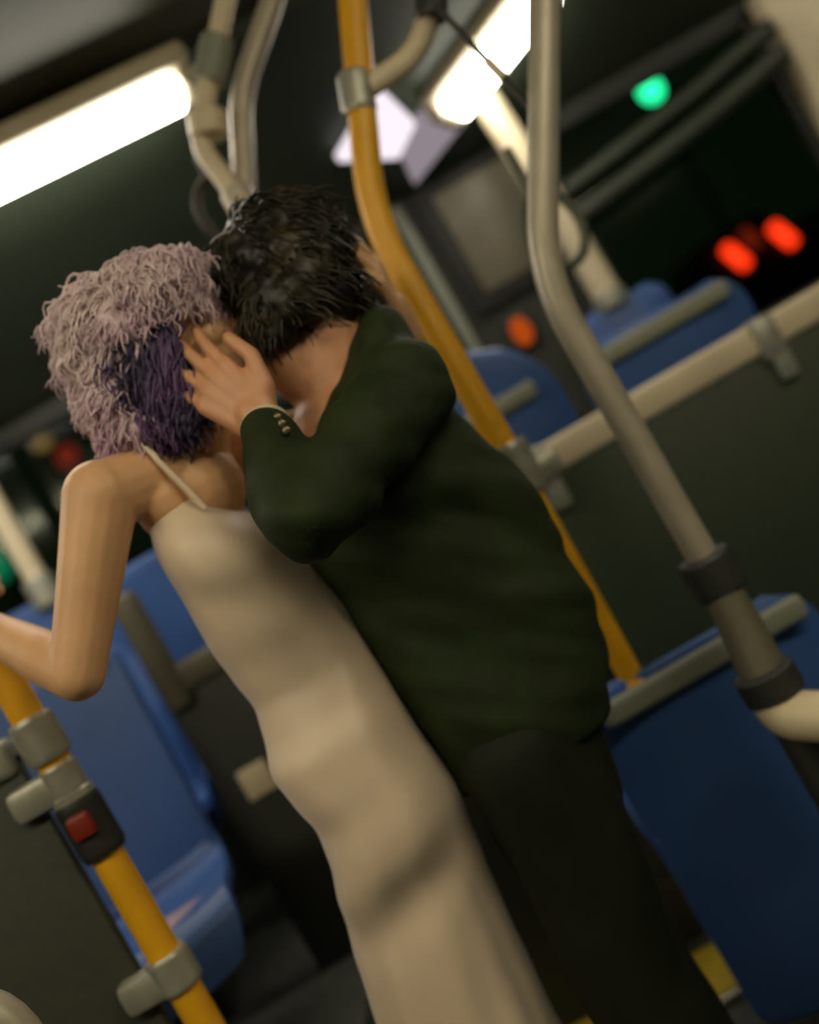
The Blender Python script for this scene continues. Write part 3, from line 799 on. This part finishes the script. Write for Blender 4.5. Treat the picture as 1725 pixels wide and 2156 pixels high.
for y, dx in ((1.42, -0.008), (1.61, 0.012)):
    sh = MB(); sh.cap_chain([Vector((0.015 + dx, y, 0.055)), Vector((-0.08 + dx, y - 0.01, 0.05)), Vector((-0.17 + dx, y - 0.02, 0.04)), Vector((-0.215 + dx, y - 0.02, 0.034))], [0.046, 0.044, 0.042, 0.032])
    sh.box((-0.09 + dx, y - 0.01, 0.012), (0.30, 0.085, 0.024), 0.01)
    link('shoe', remesh(sh, 0.007, 4), mat('black_leather', (0.01, 0.009, 0.007), 0.3), man, angle=180)
# hair of the man
mh = MB()
for (U, V, Y, a, b, d) in ((40, 598, 1.505, 0.100, 0.093, 0.094), (66, 520, 1.505, 0.052, 0.082, 0.085), (108, 440, 1.505, 0.028, 0.055, 0.042), (-48, 615, 1.50, 0.052, 0.076, 0.060),
                           (-52, 505, 1.432, 0.036, 0.024, 0.055), (30, 530, 1.420, 0.055, 0.026, 0.058), (70, 575, 1.422, 0.05, 0.026, 0.055), (25, 520, 1.585, 0.052, 0.022, 0.052), (-95, 480, 1.44, 0.016, 0.024, 0.040), (100, 480, 1.45, 0.030, 0.03, 0.05)):
    mh.ell(L(U, V, Y), (a, b, d))
mhm = remesh(mh, 0.006, 8)
displace(mhm, lambda p: noise.noise(p * 45) * 0.006)
link('hair', mhm, M_black, man, angle=180)
tf = MB(); hv = [(v.co.copy(), v.normal.copy()) for v in mhm.vertices]; random.shuffle(hv)
n_t = 0
for co, no in hv:
    if n_t > 900: break
    if no.z < -0.45 or (co.y < 1.48 and co.x < 0.07 and co.z < 1.565): continue
    n_t += 1
    g = Vector((0.75, 0, -0.65)) if co.x > -0.02 else Vector((-0.45, -0.2, -0.85))
    d = (g - no * g.dot(no)).normalized() + no * 0.20 + Vector((random.uniform(-.25, .25), random.uniform(-.25, .25), random.uniform(-.2, .2)))
    lock(tf, co - no * 0.003, d, random.uniform(0.035, 0.075), random.uniform(0.002, 0.0042), 0.004, 0.7, grav=0.3, seg=4, n=8)
tf.build('tufts', M_black, man, angle=180)

# ------------------------------------------------------------------ the street outside
rd = MB().add([(-60, 3.6, -0.35), (60, 3.6, -0.35), (60, 40, 3.6), (-60, 40, 3.6), (-60, 3.6, -0.6), (60, 3.6, -0.6), (60, 40, 3.3), (-60, 40, 3.3)],
              [(0, 1, 2, 3), (7, 6, 5, 4), (0, 4, 5, 1), (1, 5, 6, 2), (2, 6, 7, 3), (3, 7, 4, 0)])
struct('street', rd, M_road, smooth=False)
def road_z(y): return -0.35 + (y - 3.6) * (3.95 / 36.4)
def signal(label, p, e, lens_r, lit):
    p = Vector(p); g = road_z(p.y)
    t = thing('traffic_light', label, 'traffic light', (p.x, p.y + 0.2, g))
    MB().tube([(p.x, p.y + 0.25, g), (p.x, p.y + 0.25, p.z + 1.0)], 0.07).build('post', M_night, t)
    zc = p.z + (0.0, 0.42, 0.84)[lit] - 0.42 + (0.42 if lit == 0 else 0) * 0
    cz = p.z + {0: 0.42, 1: 0.0, 2: -0.42}[lit]
    MB().box((p.x, p.y + 0.12, cz), (0.46, 0.22, 1.30), 0.05).build('housing', M_night, t)
    for i in range(3):
        z = cz - 0.42 + 0.42 * i
        MB().ell((p.x, p.y, z), (lens_r, 0.03, lens_r)).build('lens', e if i == lit else M_dark, t)
signal('traffic light showing green in the dark right window', L(884, 515, 24), E_green, 0.28, 0)
signal('traffic light with dim green lens at left edge of the window', L(-812, 335, 16), E_green2, 0.26, 0)
signal('distant traffic light with dim red lens in left window', L(-566, 463, 19), E_redd, 0.20, 2)
sl_ = thing('street_lamp', 'dim amber street lamp far behind the left window', 'street lamp', Vector((L(-598, 0, 22).x, 22, road_z(22))))
pz = L(-598, 512, 22)
MB().tube([Vector((pz.x, 22.1, road_z(22))), Vector((pz.x, 22.1, pz.z))], 0.06).build('post', M_night, sl_)
MB().ell(pz, (0.2, 0.1, 0.12)).build('lamp', E_amber, sl_)
# car with lit tail lamps
cy = 16.0; cg = road_z(cy); cx = L(920, 0, cy).x; lz = L(0, 120, cy).z
car = thing('car', 'dark car with red tail lamps outside the right window', 'car', (cx, cy, cg))
MB().box((cx, cy + 1.9, cg + 0.75), (1.55, 3.8, 0.85), 0.16, seg=4).build('body', M_night, car)
MB().box((cx, cy + 1.7, cg + 1.40), (1.36, 2.2, 0.62), 0.2, seg=4).build('cabin', M_night, car)
for sx in (-1, 1):
    for wy in (0.7, 3.0):
        MB().tube([(cx + sx * 0.60, cy + wy, cg + 0.32), (cx + sx * 0.78, cy + wy, cg + 0.32)], 0.32, seg=20).build('wheel', M_dark, car)
for U, V, nm in ((865, 122, 0), (973, 112, 1)):
    MB().box(L(U, V, cy - 0.03), (0.20, 0.10, 0.48), 0.07, Euler((0, math.radians(-22), 0)), 4).build('tail_lamp', E_redl, car)
MB().box(L(910, 140, cy - 0.03), (0.17, 0.08, 0.34), 0.06, Euler((0, math.radians(-22), 0)), 4).build('brake_lamp', E_redd, car)
